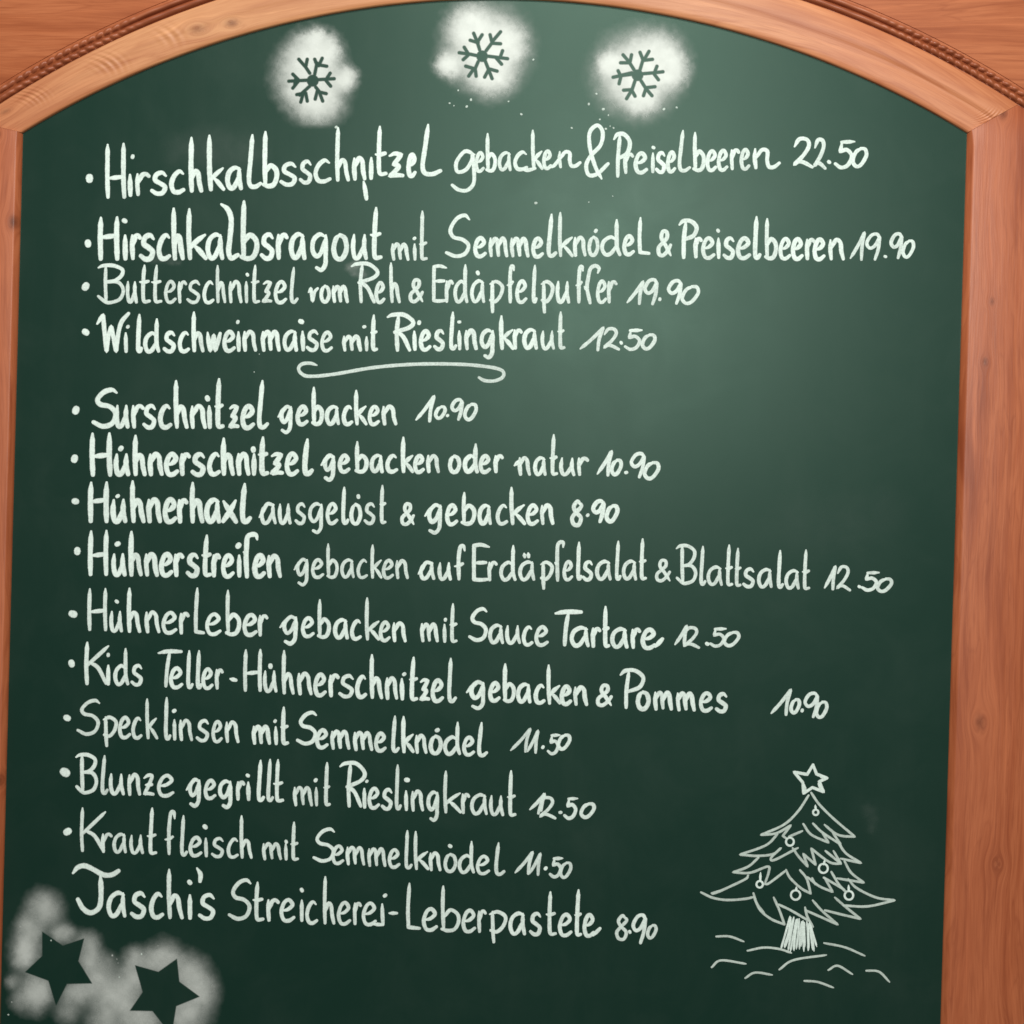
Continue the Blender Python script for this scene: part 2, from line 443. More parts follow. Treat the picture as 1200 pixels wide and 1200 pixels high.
# ------------------------------------------------------------------ the wall: pine planks
def px_uv(x, y, ox=0, oz=0):
    p = P(x, y); return (p.x, p.z)
M_PLANK = wood_material('wall_pine', (0.43, 0.143, 0.058), (0.36, 0.107, 0.040), (0.25, 0.062, 0.021), seed=4.2, ring=20, relief=0.0011, bands=1.2, gloss=0.2)
PLANK_X = wood_material('spandrel_pine', (0.43, 0.143, 0.058), (0.36, 0.107, 0.040), (0.25, 0.062, 0.021), seed=9.6, ring=17, relief=0.0012, bands=1.0, gloss=0.2)
WALL_Y = -0.0065
x0w, x1w = P(-500, 600).x, P(1750, 600).x
zc, zt = P(600, 160).z, P(600, -150).z
wz = [zc-0.26*k for k in range(5, 0, -1)] + [zc, zt, zt+0.26]
wv = [(x0w, 0.03, wz[0]), (x1w, 0.03, wz[0]), (x1w, 0.03, wz[-1]), (x0w, 0.03, wz[-1])]
wall = mesh('wall', wv, [(0, 1, 2, 3)], M_PLANK, None, uvs=[(v[0], v[2]) for v in wv], smooth=False)
prop(wall, kind='structure')
# the menu board is let into the planks: the plank over it is cut to the line of its arch
FX0, FX1 = P(-30, 700).x, P(1226, 700).x
def fit(pts):
    A = np.array([[2*x, 2*y, 1] for x, y in pts]); b = np.array([x*x+y*y for x, y in pts])
    s = np.linalg.lstsq(A, b, rcond=None)[0]
    return s[0], s[1], math.sqrt(s[2]+s[0]**2+s[1]**2)
OC = fit([(0, 128), (45, 100), (93, 73), (150, 45), (200, 22), (1000, 27), (1062, 55), (1110, 80), (1183, 118)])
def plank(lo, hi, mat, k):
    """lo, hi: lists of (x, z) along the lower and upper edge"""
    n = len(lo); v = []
    for (yy, d) in ((0.0295, 0), (WALL_Y+.003, 0), (WALL_Y, .003)):
        v += [(x, yy, z+d) for x, z in lo] + [(x, yy, z-d) for x, z in hi]
    f = []
    for i in range(n-1):
        f.append((4*n+i, 4*n+i+1, 5*n+i+1, 5*n+i))
        for r in (0, 2*n):
            f.append((r+i, r+i+1, r+2*n+i+1, r+2*n+i)); f.append((r+n+i, r+n+i+1, r+3*n+i+1, r+3*n+i))
    for r in (0, 2*n):
        f.append((r, r+n, r+3*n, r+2*n)); f.append((r+n-1, r+2*n-1, r+4*n-1, r+3*n-1))
    mesh('plank', v, f, mat, wall, uvs=[(q[0]+k*3.1, q[2]+k*0.37) for q in v], smooth=False)
for k in range(len(wz)-1):
    a, b = wz[k]+0.0012, wz[k+1]-0.0012
    if wz[k+1] <= zc + 1e-4:
        for (xa, xb) in ((x0w, FX0), (FX1, x1w)): plank([(xa, a), (xb, a)], [(xa, b), (xb, b)], M_PLANK, k)
    elif abs(wz[k]-zc) < 1e-4:
        lo = [(x0w, a)]
        for q in range(121):
            xx = -35+(1234+35)*q/120
            p = P(xx, OC[1]-math.sqrt(OC[2]**2-(xx-OC[0])**2)-10)
            lo.append((p.x, max(p.z, a)))
        lo.append((x1w, a))
        plank(lo, [(x, b) for x, z in lo], PLANK_X, k)
    else: plank([(x0w, a), (x1w, a)], [(x0w, b), (x1w, b)], M_PLANK, k)

# ------------------------------------------------------------------ the board and its frame
board = empty('menu_board', BASE)
prop(board, 'arched green chalkboard in varnished pine frame with handwritten white menu of dishes and prices', 'chalkboard')

IC = (580.0, 1053.5, 1054.0)                    # inner arch: centre and radius
def arc_y(c, x): return c[1]-math.sqrt(max(c[2]**2-(x-c[0])**2, 0))
LX0, LX1, RX0, RX1 = 27.0, 0.0, 1133.0, 1102.0   # inner edges of the stiles at y=157 / y=1200
def left_x(y): return LX0+(y-157)/(1200-157)*(LX1-LX0)
def right_x(y): return RX0+(y-157)/(1200-157)*(RX1-RX0)
YB = 1345.0                                     # lower end of the slate

# slate: fan of strips from arch to lower edge, thin panel with an edge
xs = np.linspace(LX0-6, RX0+6, 121)
v, f, uv = [], [], []
for i, x in enumerate(xs):
    s = i/120
    top = P(x, arc_y(IC, min(max(x, LX0), RX0))-6)
    bot = P(left_x(YB)-6+s*(right_x(YB)-left_x(YB)+12), YB+6)
    for q in range(9):
        p = top.lerp(bot, q/8); v.append((p.x, 0, p.z)); uv.append((p.x, p.z))
nfr = len(v)
for i in range(120):
    for q in range(8): f.append((i*9+q, i*9+q+1, i*9+10+q, i*9+9+q))
ring_i = [i*9 for i in range(121)] + [120*9+q for q in range(1, 9)] + [i*9+8 for i in range(119, -1, -1)] + [q for q in range(7, 0, -1)]
for k in ring_i: v.append((v[k][0], 0.006, v[k][2])); uv.append(uv[k])
nr = len(ring_i)
for k in range(nr): f.append((ring_i[k], ring_i[(k+1) % nr], nfr+(k+1) % nr, nfr+k))
f.append(tuple(nfr+k for k in range(nr)))
mesh('slate', v, f, M_SLATE, board, uvs=uv, smooth=False)

def sweep(name, path, prof, mat, u0=0.0, pos=None, close_ends=True, mod=None, smooth=True, label=None):
    """path: list of (inner, outer) measured pairs; prof: (fraction inner->outer, height above slate)"""
    v, uv, f = [], [], []
    u = u0; last = None; n = len(prof)
    for k, (a, b) in enumerate(path):
        A, B = P(*a), P(*b)
        if last is not None: u += (A.lerp(B, .5)-last).length
        last = A.lerp(B, .5); W = (B-A).length
        acc = 0; lp = None
        for j, (t, h) in enumerate(prof):
            hh = h if mod is None else mod(k, j, h, a, b, u)
            p = A.lerp(B, t); v.append((p.x, -hh, p.z))
            if lp: acc += math.hypot((t-lp[0])*W, h-lp[1])
            lp = (t, h); uv.append((u, acc) if pos is None else (pos[0]-p.z, (p.x-pos[1])*pos[2]))
    for k in range(len(path)-1):
        for j in range(n-1): f.append((k*n+j, k*n+j+1, (k+1)*n+j+1, (k+1)*n+j))
        f.append((k*n+n-1, k*n, (k+1)*n, (k+1)*n+n-1))
    if close_ends:
        f.append(tuple(range(n))); f.append(tuple((len(path)-1)*n+j for j in range(n-1, -1, -1)))
    o = mesh(name, v, f, mat, board, uvs=uv, smooth=smooth)
    if smooth:
        m = o.modifiers.new('edges', 'EDGE_SPLIT'); m.split_angle = math.radians(38)
    if label: o['label'] = label
    return o

# arch rail: reveal, rounded arris, sloping inner band, soft step, flat outer band
RAIL = [(0, -0.004), (0.0, .0018), (.015, .0031), (.04, .0038), (.14, .0046), (.40, .0062), (.46, .0066), (.50, .0070), (.54, .0074), (.62, .0078), (.97, .0086), (1.0, .0078), (1.0, -0.004)]
def rail_step(k, j, h, a, b, u):
    return h - (0.0008*max(0, min(1, (a[0]-930)/120)) if j in (6, 7) else 0)
path = []
XA, XB = -44.0, 1243.0
for k in range(161):
    s = k/160
    x = LX0+(RX0-LX0)*s; xo = -26+(1190+26)*s
    path.append(((x, arc_y(IC, x)), (xo, arc_y(OC, xo))))
# uv of measured points on the arch, for knots
def arch_u(x):
    u = 0; last = None
    for (a, b) in path:
        p = P(*a).lerp(P(*b), .5)
        if last is not None: u += (p-last).length
        last = p
        if a[0] >= x: return u
    return u
rw = 0.035
M_ARCH = wood_material('arch_pine', (0.62, 0.315, 0.145), (0.53, 0.240, 0.103), (0.39, 0.140, 0.052),
    knots=[(arch_u(243), 0.0125+.012, .0055, .55), (arch_u(281), 0.012+.008, .0045, .75), (arch_u(42), 0.040, .0035, .5), (arch_u(385), 0.045, .003, .4)],
    seed=1.3, ring=16, relief=0.0007, bands=0.9, end_tone=(arch_u(470), arch_u(470), (0.86, 0.66, 0.62)),
    chatter=[(arch_u(72), .040, .011, 1250.), (arch_u(150), .030, .012, 900.), (arch_u(1128), .030, .008, 2200.), (arch_u(215), .03, .010, 700.)])
sweep('arch_rail', path, RAIL, M_ARCH, mod=rail_step)

STILE = [(0, -0.004), (0.0, .0016), (.008, .0026), (.044, .0064), (.058, .0072), (.075, .0075), (.5, .0080), (.97, .0084), (1.0, .0076), (1.0, -0.004)]
def stile(name, inner, side, mat):
    pr = []
    xm, xe = (-26.0, XA) if side < 0 else (1190.0, XB)
    for k in range(9):
        q = k/8; xo = xm+(xe-xm)*q; y = 157.15+18.4*q
        pr.append(((inner(y), y), (xo, arc_y(OC, xo)+.15)))
    for k in range(1, 41):
        y0 = max(pr[8][0][1], pr[8][1][1]); y = y0+(YB+60-y0)*k/40
        pr.append(((inner(y), y), (xe+(y-157)/1043*(LX1-LX0 if side < 0 else RX1-RX0), y)))
    c = P(inner(157), 157)
    return sweep(name, pr, STILE, mat, pos=(c.z, c.x, side))
def zu(y, x=1160): return (P(x, 157)-P(x, y)).length
def kn(x, y, r, s, side):
    c = P(LX0 if side < 0 else RX0, 157); p = P(x, y)
    return (c.z-p.z, (p.x-c.x)*side, r, s)
M_L = wood_material('left_stile_pine', LIGHT, MID, DARK, knots=[kn(19, 262, .0048, .95, -1), kn(1, 913, .0048, .95, -1), kn(2, 160, .004, .3, -1)], seed=7.7, ring=18, relief=0.0005)
M_R = wood_material('right_stile_pine', LIGHT, MID, DARK,
    knots=[kn(1160, 355, .0024, .6, 1), kn(1152, 425, .0028, .7, 1), kn(1146, 845, .0048, .55, 1), kn(1173, 136, .0042, .7, 1), kn(1166, 1010, .005, .25, 1)], seed=2.9, ring=24, relief=0.0007, bands=1.15)  # the one by the mitre is a notch, its shaded hollow put into colour
stile('stile', left_x, -1, M_L)
stile('stile', right_x, 1, M_R)
sweep('bottom_rail', [((left_x(YB)+k/20*(right_x(YB)-left_x(YB)), YB), (left_x(YB+70)+k/20*(right_x(YB+70)-left_x(YB+70)), YB+70)) for k in range(21)],
      STILE, M_R, u0=3.0)

# carved double bead moulding round the frame: twisted like rope near the corners, plain at the crown
MW = 19.5
prof = []
NB = 12
for k in range(NB+1):                # first bead
    a = math.pi*k/NB; prof.append((.08+.38*(1-math.cos(a))/2, .0050+.0046*math.sin(a)))
prof.append((.50, .0030))
for k in range(NB+1):
    a = math.pi*k/NB; prof.append((.54+.36*(1-math.cos(a))/2, .0048+.0042*math.sin(a)))
prof = [(0.0, -0.004), (0.0, .0046)] + prof + [(.95, .0044), (1.0, .0072), (1.0, -0.004)]
mp = []
pts = []
yl = arc_y(OC, XA)
for k in range(60): pts.append((XA+(YB+60-157-(k/60)*(YB+60-yl))/1043*(LX1-LX0), YB+60-(k/60)*(YB+60-yl)))
NA = 1100
for k in range(NA+1):
    x = XA+(XB-XA)*k/NA; pts.append((x, arc_y(OC, x)))
yr = arc_y(OC, XB)
for k in range(1, 61):
    y = yr+(k/60)*(YB+60-yr); pts.append((XB+(y-157)/1043*(RX1-RX0), y))
pn = np.array(pts); tg = np.gradient(pn, axis=0); tg /= np.hypot(tg[:,0], tg[:,1])[:,None]
nrm = np.stack([tg[:,1], -tg[:,0]], 1)
nrm[nrm[:,1] > 0.2] *= -1
cum = np.concatenate([[0], np.cumsum(np.hypot(*np.diff(pn, axis=0).T))])
nrm[:60, 0] = -abs(nrm[:60, 0]); nrm[-60:, 0] = abs(nrm[-60:, 0])
def amp(x):
    l = max(0, min(1, (175-x)/40))*max(0.25, min(1, (x-5)/35)); r = max(0, min(1, (x-1015)/60)); return max(l, r)
def rope(k, j, h, a, b, u):
    if j < 2 or j >= len(prof)-2 or h < 0: return h
    t = prof[j][0]; A = amp(a[0]) * (1 if 60 <= k < len(pts)-60 else .0)
    ph = cum[k]/10.5*2*math.pi
    if t < .48: q = math.cos(ph + (t-.27)*7.0)
    else: q = math.cos(ph + 2.4 - (t-.72)*7.0)
    bead = 1 if (.09 < t < .47 or .55 < t < .92) else 0.25
    notch = (0.5-0.5*q)**1.6
    wob = 0.00025*math.sin(cum[k]*0.23)+0.0002*math.sin(cum[k]*.071+2)
    return h - A*bead*0.0017*notch + wob*(t > .05)
path_m = [(tuple(pn[k]-nrm[k]*(-.5)), tuple(pn[k]+nrm[k]*MW)) for k in range(len(pn))]
M_MOULD = wood_material('moulding_pine', (0.37, 0.115, 0.048), (0.29, 0.079, 0.031), (0.18, 0.040, 0.014), seed=5.5, ring=20, relief=0.0004)
sweep('rope_moulding', path_m, prof, M_MOULD, mod=rope)

# ------------------------------------------------------------------ the writing
NCH = 0
def line(label, dish, price, bullet=None):
    ch = Chalk()
    for a in dish: word(ch, *a)
    o = ch.build('menu_line', M_CHALK, board, label)
    if bullet:
        cb = Chalk(); cb.dot(bullet[0], bullet[1], bullet[2]); cb.build('bullet', M_CHALK, o)
    pr = Chalk()
    for a in price: word(pr, *a)
    pr.build('price', M_CHALK, o)
    return o
def B4(cx, cy, x, y, r): return (cx+x/4, cy+y/4, r/4)

line('chalk line reading Hirschkalbsschnitzel gebacken & Preiselbeeren 22.50', [
 (80, 140, (190, 372, 930, 322), 115, 25, "H 172 276 108 374;i 276 304;. 302 175 12;r 312 388;s 383 470;c 472 556;h 560 634 76;k 648 738 66;a 735 822;l 830 912 63;b 905 988 48;s 988 1078"),
 (350, 140, (30, 305, 600, 268), 115, 24, "s 0 70;c 68 162;h 165 242 30;n 250 320;~ 305 292 312 330 318 372;i 328 350;t 350 420 25 268;z 415 498 150;e 505 556;l 560 674 16"),
 (350, 140, (735, 255, 1200, 235), 95, 21, "e 822 874 150;b 874 932 58;a 930 1002;c 1003 1082;~ 1045 234 1075 238 1108 230;k 1086 1150 44;e 1140 1190;~ 825 165 780 150 740 200 745 245 785 235 812 190 815 165 815 165 822 240 820 300 790 332 750 330 720 308"),
 (620, 140, (0, 235, 200, 230), 88, 21, "~ 96 226 118 216 138 190;N 130 248 "),
 (620, 140, (400, 262, 1100, 236), 105, 22, "~ 340 278 310 220 285 130 285 60 320 28 345 60 335 120 290 170 268 215 280 260 320 255 370 208;P 385 478 60 276;r 440 495;e 490 560;i 568 590;. 583 132 9;s 588 645;e 640 692;l 690 762 45;b 764 830 54;e 826 884;e 878 936;r 940 992;e 986 1040;N 1044 1182"),
], [(880, 140, (195, 228, 550, 228), 130, 22, "2 190 296 84;2 285 356 88 234;. 366 200 10;5 386 494 92 232;0 468 553 128 230")], B4(80, 140, 100, 277, 21))

line('chalk line reading Hirschkalbsragout mit Semmelknödel & Preiselbeeren 19.90', [
 (80, 230, (150, 304, 1100, 300), 130, 27, "H 136 244 90 304;i 254 282;. 265 118 17;r 288 348;s 330 412;c 412 490;h 482 548 46;k 548 655 50;a 642 734;~ 718 38 748 62 764 110 758 200 752 258 764 290 794 276;b 802 896 12;s 896 972;r 972 1034;a 1034 1120"),
 (340, 230, (95, 302, 430, 300), 130, 25, "g 92 186;o 192 276;u 284 366;t 366 434 44"),
 (340, 230, (475, 304, 650, 304), 88, 21, "m 472 562;i 572 596;. 583 198 9;t 598 648 63"),
 (340, 230, (728, 288, 1190, 290), 100, 22, "S 725 852 80 290;e 858 924;m 928 1024;m 1030 1124;e 1130 1192"),
 (600, 230, (95, 290, 650, 278), 100, 22, "l 158 214 76;k 210 290 68;n 284 352;o 352 412;. 393 165 14;d 412 514 102;e 516 578;L 588 650 92"),
 (600, 230, (670, 286, 755, 286), 132, 21, "& 674 752"),
 (600, 230, (770, 294, 900, 294), 105, 24, "P 772 872 106 296;r 848 896"),
 (820, 230, (10, 296, 680, 304), 108, 23, "e 6 76;i 76 102;. 86 162 11;s 104 168;e 168 242;l 246 290 88;b 300 368 96;e 366 430;e 426 488;r 492 544;e 528 592;n 600 682"),
], [(820, 230, (700, 300, 1010, 296), 130, 20, "1 698 784 164 306;9 772 858 170 304;. 870 283 9;9 886 960 168 296;0 942 1010 200 292")], B4(80, 230, 93, 222, 19))

line('chalk line reading Butterschnitzel vom Reh & Erdäpfelpuffer 19.90', [
 (80, 230, (150, 504, 1080, 504), 110, 20, "B 134 268 316 506;u 270 328;t 326 388 316;t 382 442 316;e 448 510;r 512 560;s 552 624;c 628 692;h 688 742 318;n 750 818;i 824 848;. 840 368 9;t 850 902 316;z 904 958;e 962 1028;l 1034 1082 326"),
 (340, 230, (80, 502, 275, 502), 88, 21, "v 78 138;o 138 194;m 194 278"),
 (340, 230, (300, 504, 520, 504), 105, 21, "R 282 420 308 504;e 394 448;h 462 522 306"),
 (340, 230, (550, 502, 630, 502), 118, 20, "& 552 628"),
 (340, 230, (660, 502, 1160, 504), 112, 21, "E 662 742 318 502;r 724 768;d 764 838 314;a 842 918;. 880 362 15;p 928 1004;f 1008 1058 318;e 1054 1114;l 1130 1162 316"),
 (600, 230, (10, 504, 500, 504), 112, 21, "p 130 200;u 204 274;f 290 340 320;~ 402 360 408 338 390 326 368 340 358 380 352 430 366 500;~ 340 424 352 440;e 392 448;r 444 496"),
], [(600, 230, (535, 508, 880, 512), 120, 21, "1 532 626 392 512;9 612 694 384 514;. 693 483 9;9 722 806 388 510;0 786 882 414 510")], B4(80, 230, 82, 423, 21))

line('chalk line reading Wildschweinmaise mit Rieslingkraut 12.50', [
 (80, 350, (185, 258, 1180, 248), 104, 23, "~ 136 118 164 78 164 78 170 150 180 246 180 246 188 180 202 132 202 132 212 180 225 246 225 246 234 170 250 110 283 70;i 260 284 153;. 280 132 9;l 316 352 66;d 350 434 88;s 442 508;c 512 578;h 574 640 56;w 644 722;e 722 788;i 786 812;. 795 112 13;n 814 888;m 900 998;a 1002 1080;i 1086 1114;. 1092 110 18;s 1112 1180"),
 (340, 350, (140, 250, 420, 250), 100, 22, "e 140 204;m 242 338 168;i 346 370 172;. 348 132 9;t 370 414 70"),
 (340, 350, (455, 248, 1160, 240), 102, 23, "R 450 588 64 250;i 572 598;. 605 115 15;e 602 664;s 668 728;l 742 786 56;i 782 806;. 793 112 13;n 816 882;g 886 964;k 974 1054 72;r 1042 1094;a 1088 1164"),
 (560, 350, (290, 242, 410, 242), 98, 21, "u 292 364;t 368 412 56"),
], [(560, 350, (475, 244, 840, 240), 105, 20, "1 472 600 128 248;2 580 668 134 242;. 672 207 9;5 682 778 138 244;0 762 840 160 242")], B4(80, 350, 82, 157, 19))

fl = Chalk()
word(fl, 340, 350, (0, 0, 1, 0), 10, 19, "~ 125 312 95 303 58 306 40 326 52 350 90 364 200 355 400 322 600 307 800 308 930 320 988 334 1002 352 992 372 955 386 912 384 886 370")
fl.build('underline_flourish', M_CHALK, board)

line('chalk line reading Surschnitzel gebacken 10.90', [
 (70, 440, (150, 250, 980, 254), 118, 25, "S 148 278 58 250;u 256 330;r 334 402;s 386 458;c 460 534;h 532 606 16;n 608 692;i 690 718;. 693 110 18;t 718 774 8;z 786 844;e 846 918;l 920 984 16"),
 (310, 450, (58, 196, 620, 196), 98, 23, "q 54 138;e 144 208;b 218 280 8;a 282 358;c 362 424;k 416 486 22;e 482 544;n 548 624"),
], [(310, 450, (705, 178, 1000, 170), 110, 20, "1 702 804 50 182;0 794 856 98 168;. 858 148 8;9 868 940 66 174;0 930 1002 86 174")], B4(70, 440, 76, 163, 21))

line('chalk line reading Hühnerschnitzel gebacken oder natur 10.90', [
 (70, 440, (145, 474, 1190, 472), 114, 27, "H 140 250 262 476;u 252 332;. 287 345 18;h 336 410 272;n 412 490;e 488 562;r 560 618;s 612 688;c 690 764;h 752 824 286;n 826 896;i 896 924;. 908 350 19;t 922 984 280;z 982 1054;e 1054 1126;l 1134 1194 290"),
 (310, 450, (262, 420, 820, 420), 92, 23, "q 258 338;e 342 404;b 420 488 262;a 492 562;c 566 634;k 634 704 242;e 696 754;n 756 824"),
 (310, 450, (860, 420, 1120, 420), 92, 24, "o 858 924;d 928 1006 272;e 1002 1064;r 1072 1124"),
 (500, 490, (410, 272, 760, 274), 94, 22, "~ 412 222 436 200;n 426 492;a 498 566;t 570 618 70;u 620 700;r 704 764"),
], [(500, 490, (795, 272, 1095, 290), 110, 21, "1 792 876 148 276;0 858 922 188 272;. 935 255 10;9 948 1034 158 284;0 1012 1098 200 292")], B4(70, 440, 70, 390, 20))

line('chalk line reading Hühnerhaxl ausgelöst & gebacken 8.90', [
 (70, 560, (135, 214, 900, 216), 122, 27, "H 130 234 12 214;u 238 318;. 272 88 15;h 326 404 6;n 406 482;e 482 554;r 550 606;h 604 680 12;a 676 760;x 756 838;l 842 904 18"),
 (300, 560, (10, 220, 610, 220), 105, 21, "A 6 102;u 104 168;s 178 238;g 242 322;e 326 388;l 398 440 36;o 438 500;. 480 90 14;s 502 564;t 572 614 28"),
 (300, 560, (670, 226, 750, 226), 112, 20, "& 674 748"),
 (300, 560, (785, 224, 950, 226), 104, 23, "q 782 880;e 886 950"),
 (500, 490, (160, 504, 600, 502), 102, 23, "b 158 234 340;a 238 310;c 322 390;k 384 468 316;e 462 528;n 530 600"),
], [(500, 490, (672, 500, 900, 494), 110, 23, "8 668 738 382 508;. 755 455 9;9 768 844 380 494;0 832 904 402 494")], B4(70, 560, 74, 110, 18))

line('chalk line reading Hühnerstreifen gebacken auf Erdäpfelsalat & Blattsalat 12.50', [
 (70, 560, (135, 462, 1040, 472), 116, 26, "H 130 232 240 462;u 242 316;. 272 312 18;h 318 392 242;n 394 466;e 464 534;r 532 588;s 590 660;t 656 716 260;r 710 758;e 756 824;i 828 856;. 838 320 19;~ 926 288 920 268 898 266 880 280 876 330 874 380 878 462;~ 864 348 872 352;e 902 968;n 968 1044"),
 (300, 560, (175, 470, 715, 476), 94, 19, "q 172 252;e 258 322;b 328 388 302;a 394 466;c 470 532;k 532 594 308;e 588 648;n 652 718"),
 (300, 560, (755, 480, 985, 484), 92, 21, "A 752 844;u 852 920;f 920 988 310"),
 (530, 570, (90, 446, 910, 442), 98, 21, "E 88 182 264 448;r 164 214;d 218 304 270;a 308 392;~ 337 315 340 330;~ 356 313 358 330;p 408 478;~ 520 285 520 264 506 262 494 280 492 350 494 440;~ 482 358 490 362;e 514 568;l 580 612 254;s 606 664;a 668 750;l 760 796 248;a 792 870;t 868 914 238"),
 (530, 570, (945, 448, 1030, 450), 112, 19, "& 948 1028"),
 (780, 600, (50, 340, 675, 368), 96, 20, "B 46 150 148 342;l 156 194 153;a 190 272;t 272 318 148;t 316 358 162;s 358 422;a 426 504;l 518 556 174;a 554 632;t 632 680 170"),
], [(780, 600, (740, 368, 1065, 378), 110, 19, "1 738 806 248 368;2 794 872 250 370;. 908 350 9;5 914 1008 274 372;0 984 1068 306 380")], B4(70, 560, 83, 343, 19))

line('chalk line reading Hühnerleber gebacken mit Sauce Tartare 12.50', [
 (60, 680, (170, 242, 1020, 266), 108, 22, "H 166 268 32 240;u 272 340;. 308 102 14;h 350 424 30;n 438 514;e 516 594;r 598 650;L 668 724 28;e 720 800;b 814 892 40;e 896 970;r 968 1020"),
 (320, 690, (28, 222, 625, 254), 100, 22, "q 24 122;e 130 198;b 204 272 42;a 280 358;c 360 424;k 424 504 35;e 494 554;n 556 628"),
 (320, 690, (690, 252, 870, 256), 96, 21, "m 688 778;i 792 816;. 808 145 9;t 820 868 62;S 914 1012 86 250;a 1008 1086;u 1088 1164"),
 (600, 700, (50, 228, 170, 230), 98, 21, "c 46 108;e 104 174"),
 (600, 700, (195, 234, 700, 246), 102, 24, "T 194 334 56 232;a 268 368;r 368 420;t 418 462 34;a 458 550;r 556 608;e 602 680;~ 672 232 705 195"),
], [(600, 700, (758, 234, 1070, 234), 100, 19, "1 756 830 128 234;2 796 884 136 240;. 915 218 10;5 922 1012 138 236;0 986 1072 156 234")], B4(60, 680, 102, 158, 22))

line('chalk line reading Kids Teller-Hühnerschnitzel gebacken & Pommes 10.90', [
 (60, 680, (155, 492, 430, 496), 104, 22, "K 152 276 282 492;i 254 280;. 268 350 11;d 290 368 312;s 370 434"),
 (60, 680, (495, 506, 880, 518), 104, 22, "T 492 616 320 504;e 552 622;l 632 672 322;l 676 712 322;e 704 764;r 766 812;~ 840 462 866 468;H 896 992 318 524;u 994 1064 416 528;. 1028 405 16"),
 (320, 760, (38, 216, 860, 258), 112, 23, "h 36 104 2;n 112 188;e 188 254;r 258 314;s 304 384;c 384 448;h 448 518 22;n 522 588;i 592 618;. 615 120 10;t 628 682 32;z 682 738;e 738 804;l 812 864 38"),
 (540, 760, (22, 246, 595, 272), 98, 23, "q 20 124;e 126 188;b 194 258 64;a 258 334;c 340 404;k 398 474 68;e 464 524;n 526 598"),
 (540, 760, (630, 274, 715, 274), 112, 22, "& 630 714"),
 (540, 760, (740, 286, 1105, 298), 96, 23, "P 736 862 92 286;o 820 892;m 900 996;m 1006 1104"),
 (700, 750, (470, 338, 620, 344), 98, 23, "e 474 544;s 550 616"),
], [(700, 750, (810, 352, 1080, 366), 115, 20, "1 806 916 226 358;0 898 956 270 348;. 960 330 9;9 964 1048 242 368;0 1018 1086 282 370")], B4(60, 680, 96, 390, 19))

line('chalk line reading Specklinsen mit Semmelknödel 11.50', [
 (60, 790, (120, 292, 880, 326), 106, 20, "S 118 234 116 290;p 238 314;e 314 378;c 376 436;k 438 504 110;l 528 566 102;i 566 592;. 577 172 12;n 598 668;s 676 744;e 750 806;n 814 884"),
 (60, 790, (942, 332, 1115, 336), 96, 22, "m 938 1032;i 1042 1066;. 1050 220 9;t 1068 1118 148"),
 (340, 830, (30, 186, 925, 230), 96, 22, "S 26 132 10 174;e 116 182;m 186 284;m 294 392;e 392 454;l 470 516 28;k 516 586 30;n 582 646;o 648 716;. 690 105 15;d 716 804 58;e 806 870;l 872 930 58"),
], [(570, 850, (110, 128, 400, 120), 100, 18, "1 106 214 10 130;1 186 252 18 134;. 265 102 9;5 282 352 36 138;0 328 398 38 118")], B4(60, 790, 75, 205, 18))

line('chalk line reading Blunze gegrillt mit Rieslingkraut 12.50', [
 (60, 870, (115, 242, 575, 258), 108, 21, "B 112 222 48 242;l 228 272 55;u 272 348;n 356 424;Z 428 488;e 494 580"),
 (60, 870, (630, 264, 1092, 284), 98, 22, "q 626 708;e 712 776;g 780 856;r 864 910;i 912 938;. 922 155 10;l 960 1004 75;l 1006 1048 72;t 1034 1094 72"),
 (320, 890, (95, 220, 270, 222), 98, 20, "m 92 190;i 192 216;. 200 97 10;t 230 272 8"),
 (320, 890, (310, 224, 1140, 272), 104, 21, "R 306 438 8 226;i 416 440;. 440 102 8;e 442 504;s 504 564;l 568 606 18;i 610 638;. 628 98 17;n 644 710;g 716 784;k 790 886 46;r 880 926;a 922 1010;u 1012 1086;t 1090 1142 46"),
], [(570, 850, (198, 408, 510, 436), 105, 18, "1 196 282 316 406;~ 268 320 244 412;2 242 330 332 438;. 347 408 9;5 358 434 334 442;0 434 512 360 438")], B4(60, 870, 65, 140, 25))

line('chalk line reading Krautfleisch mit Semmelknödel 11.50', [
 (60, 940, (135, 234, 940, 268), 98, 20, "K 132 262 20 236;r 234 290;a 286 358;u 366 438;t 442 498 20;f 524 588 36 250;l 602 644 55;e 642 710;i 714 740;. 722 118 16;s 748 816;c 820 886;h 880 946 57"),
 (60, 940, (992, 272, 1160, 276), 86, 19, "m 988 1084;i 1090 1114;. 1102 185 9;t 1116 1164 86"),
 (340, 950, (108, 244, 1005, 308), 94, 20, "S 104 218 78 244;e 192 256;m 258 354;m 360 452;e 456 518;l 532 576 86;k 574 654 90;n 648 712;o 718 786;. 750 168 14;d 784 868 136;e 870 940;l 952 1010 144"),
], [(560, 990, (170, 140, 440, 156), 100, 19, "1 168 266 26 142;1 234 304 34 148;. 318 110 10;5 330 404 52 156;0 378 444 76 160")], B4(60, 940, 77, 138, 21))

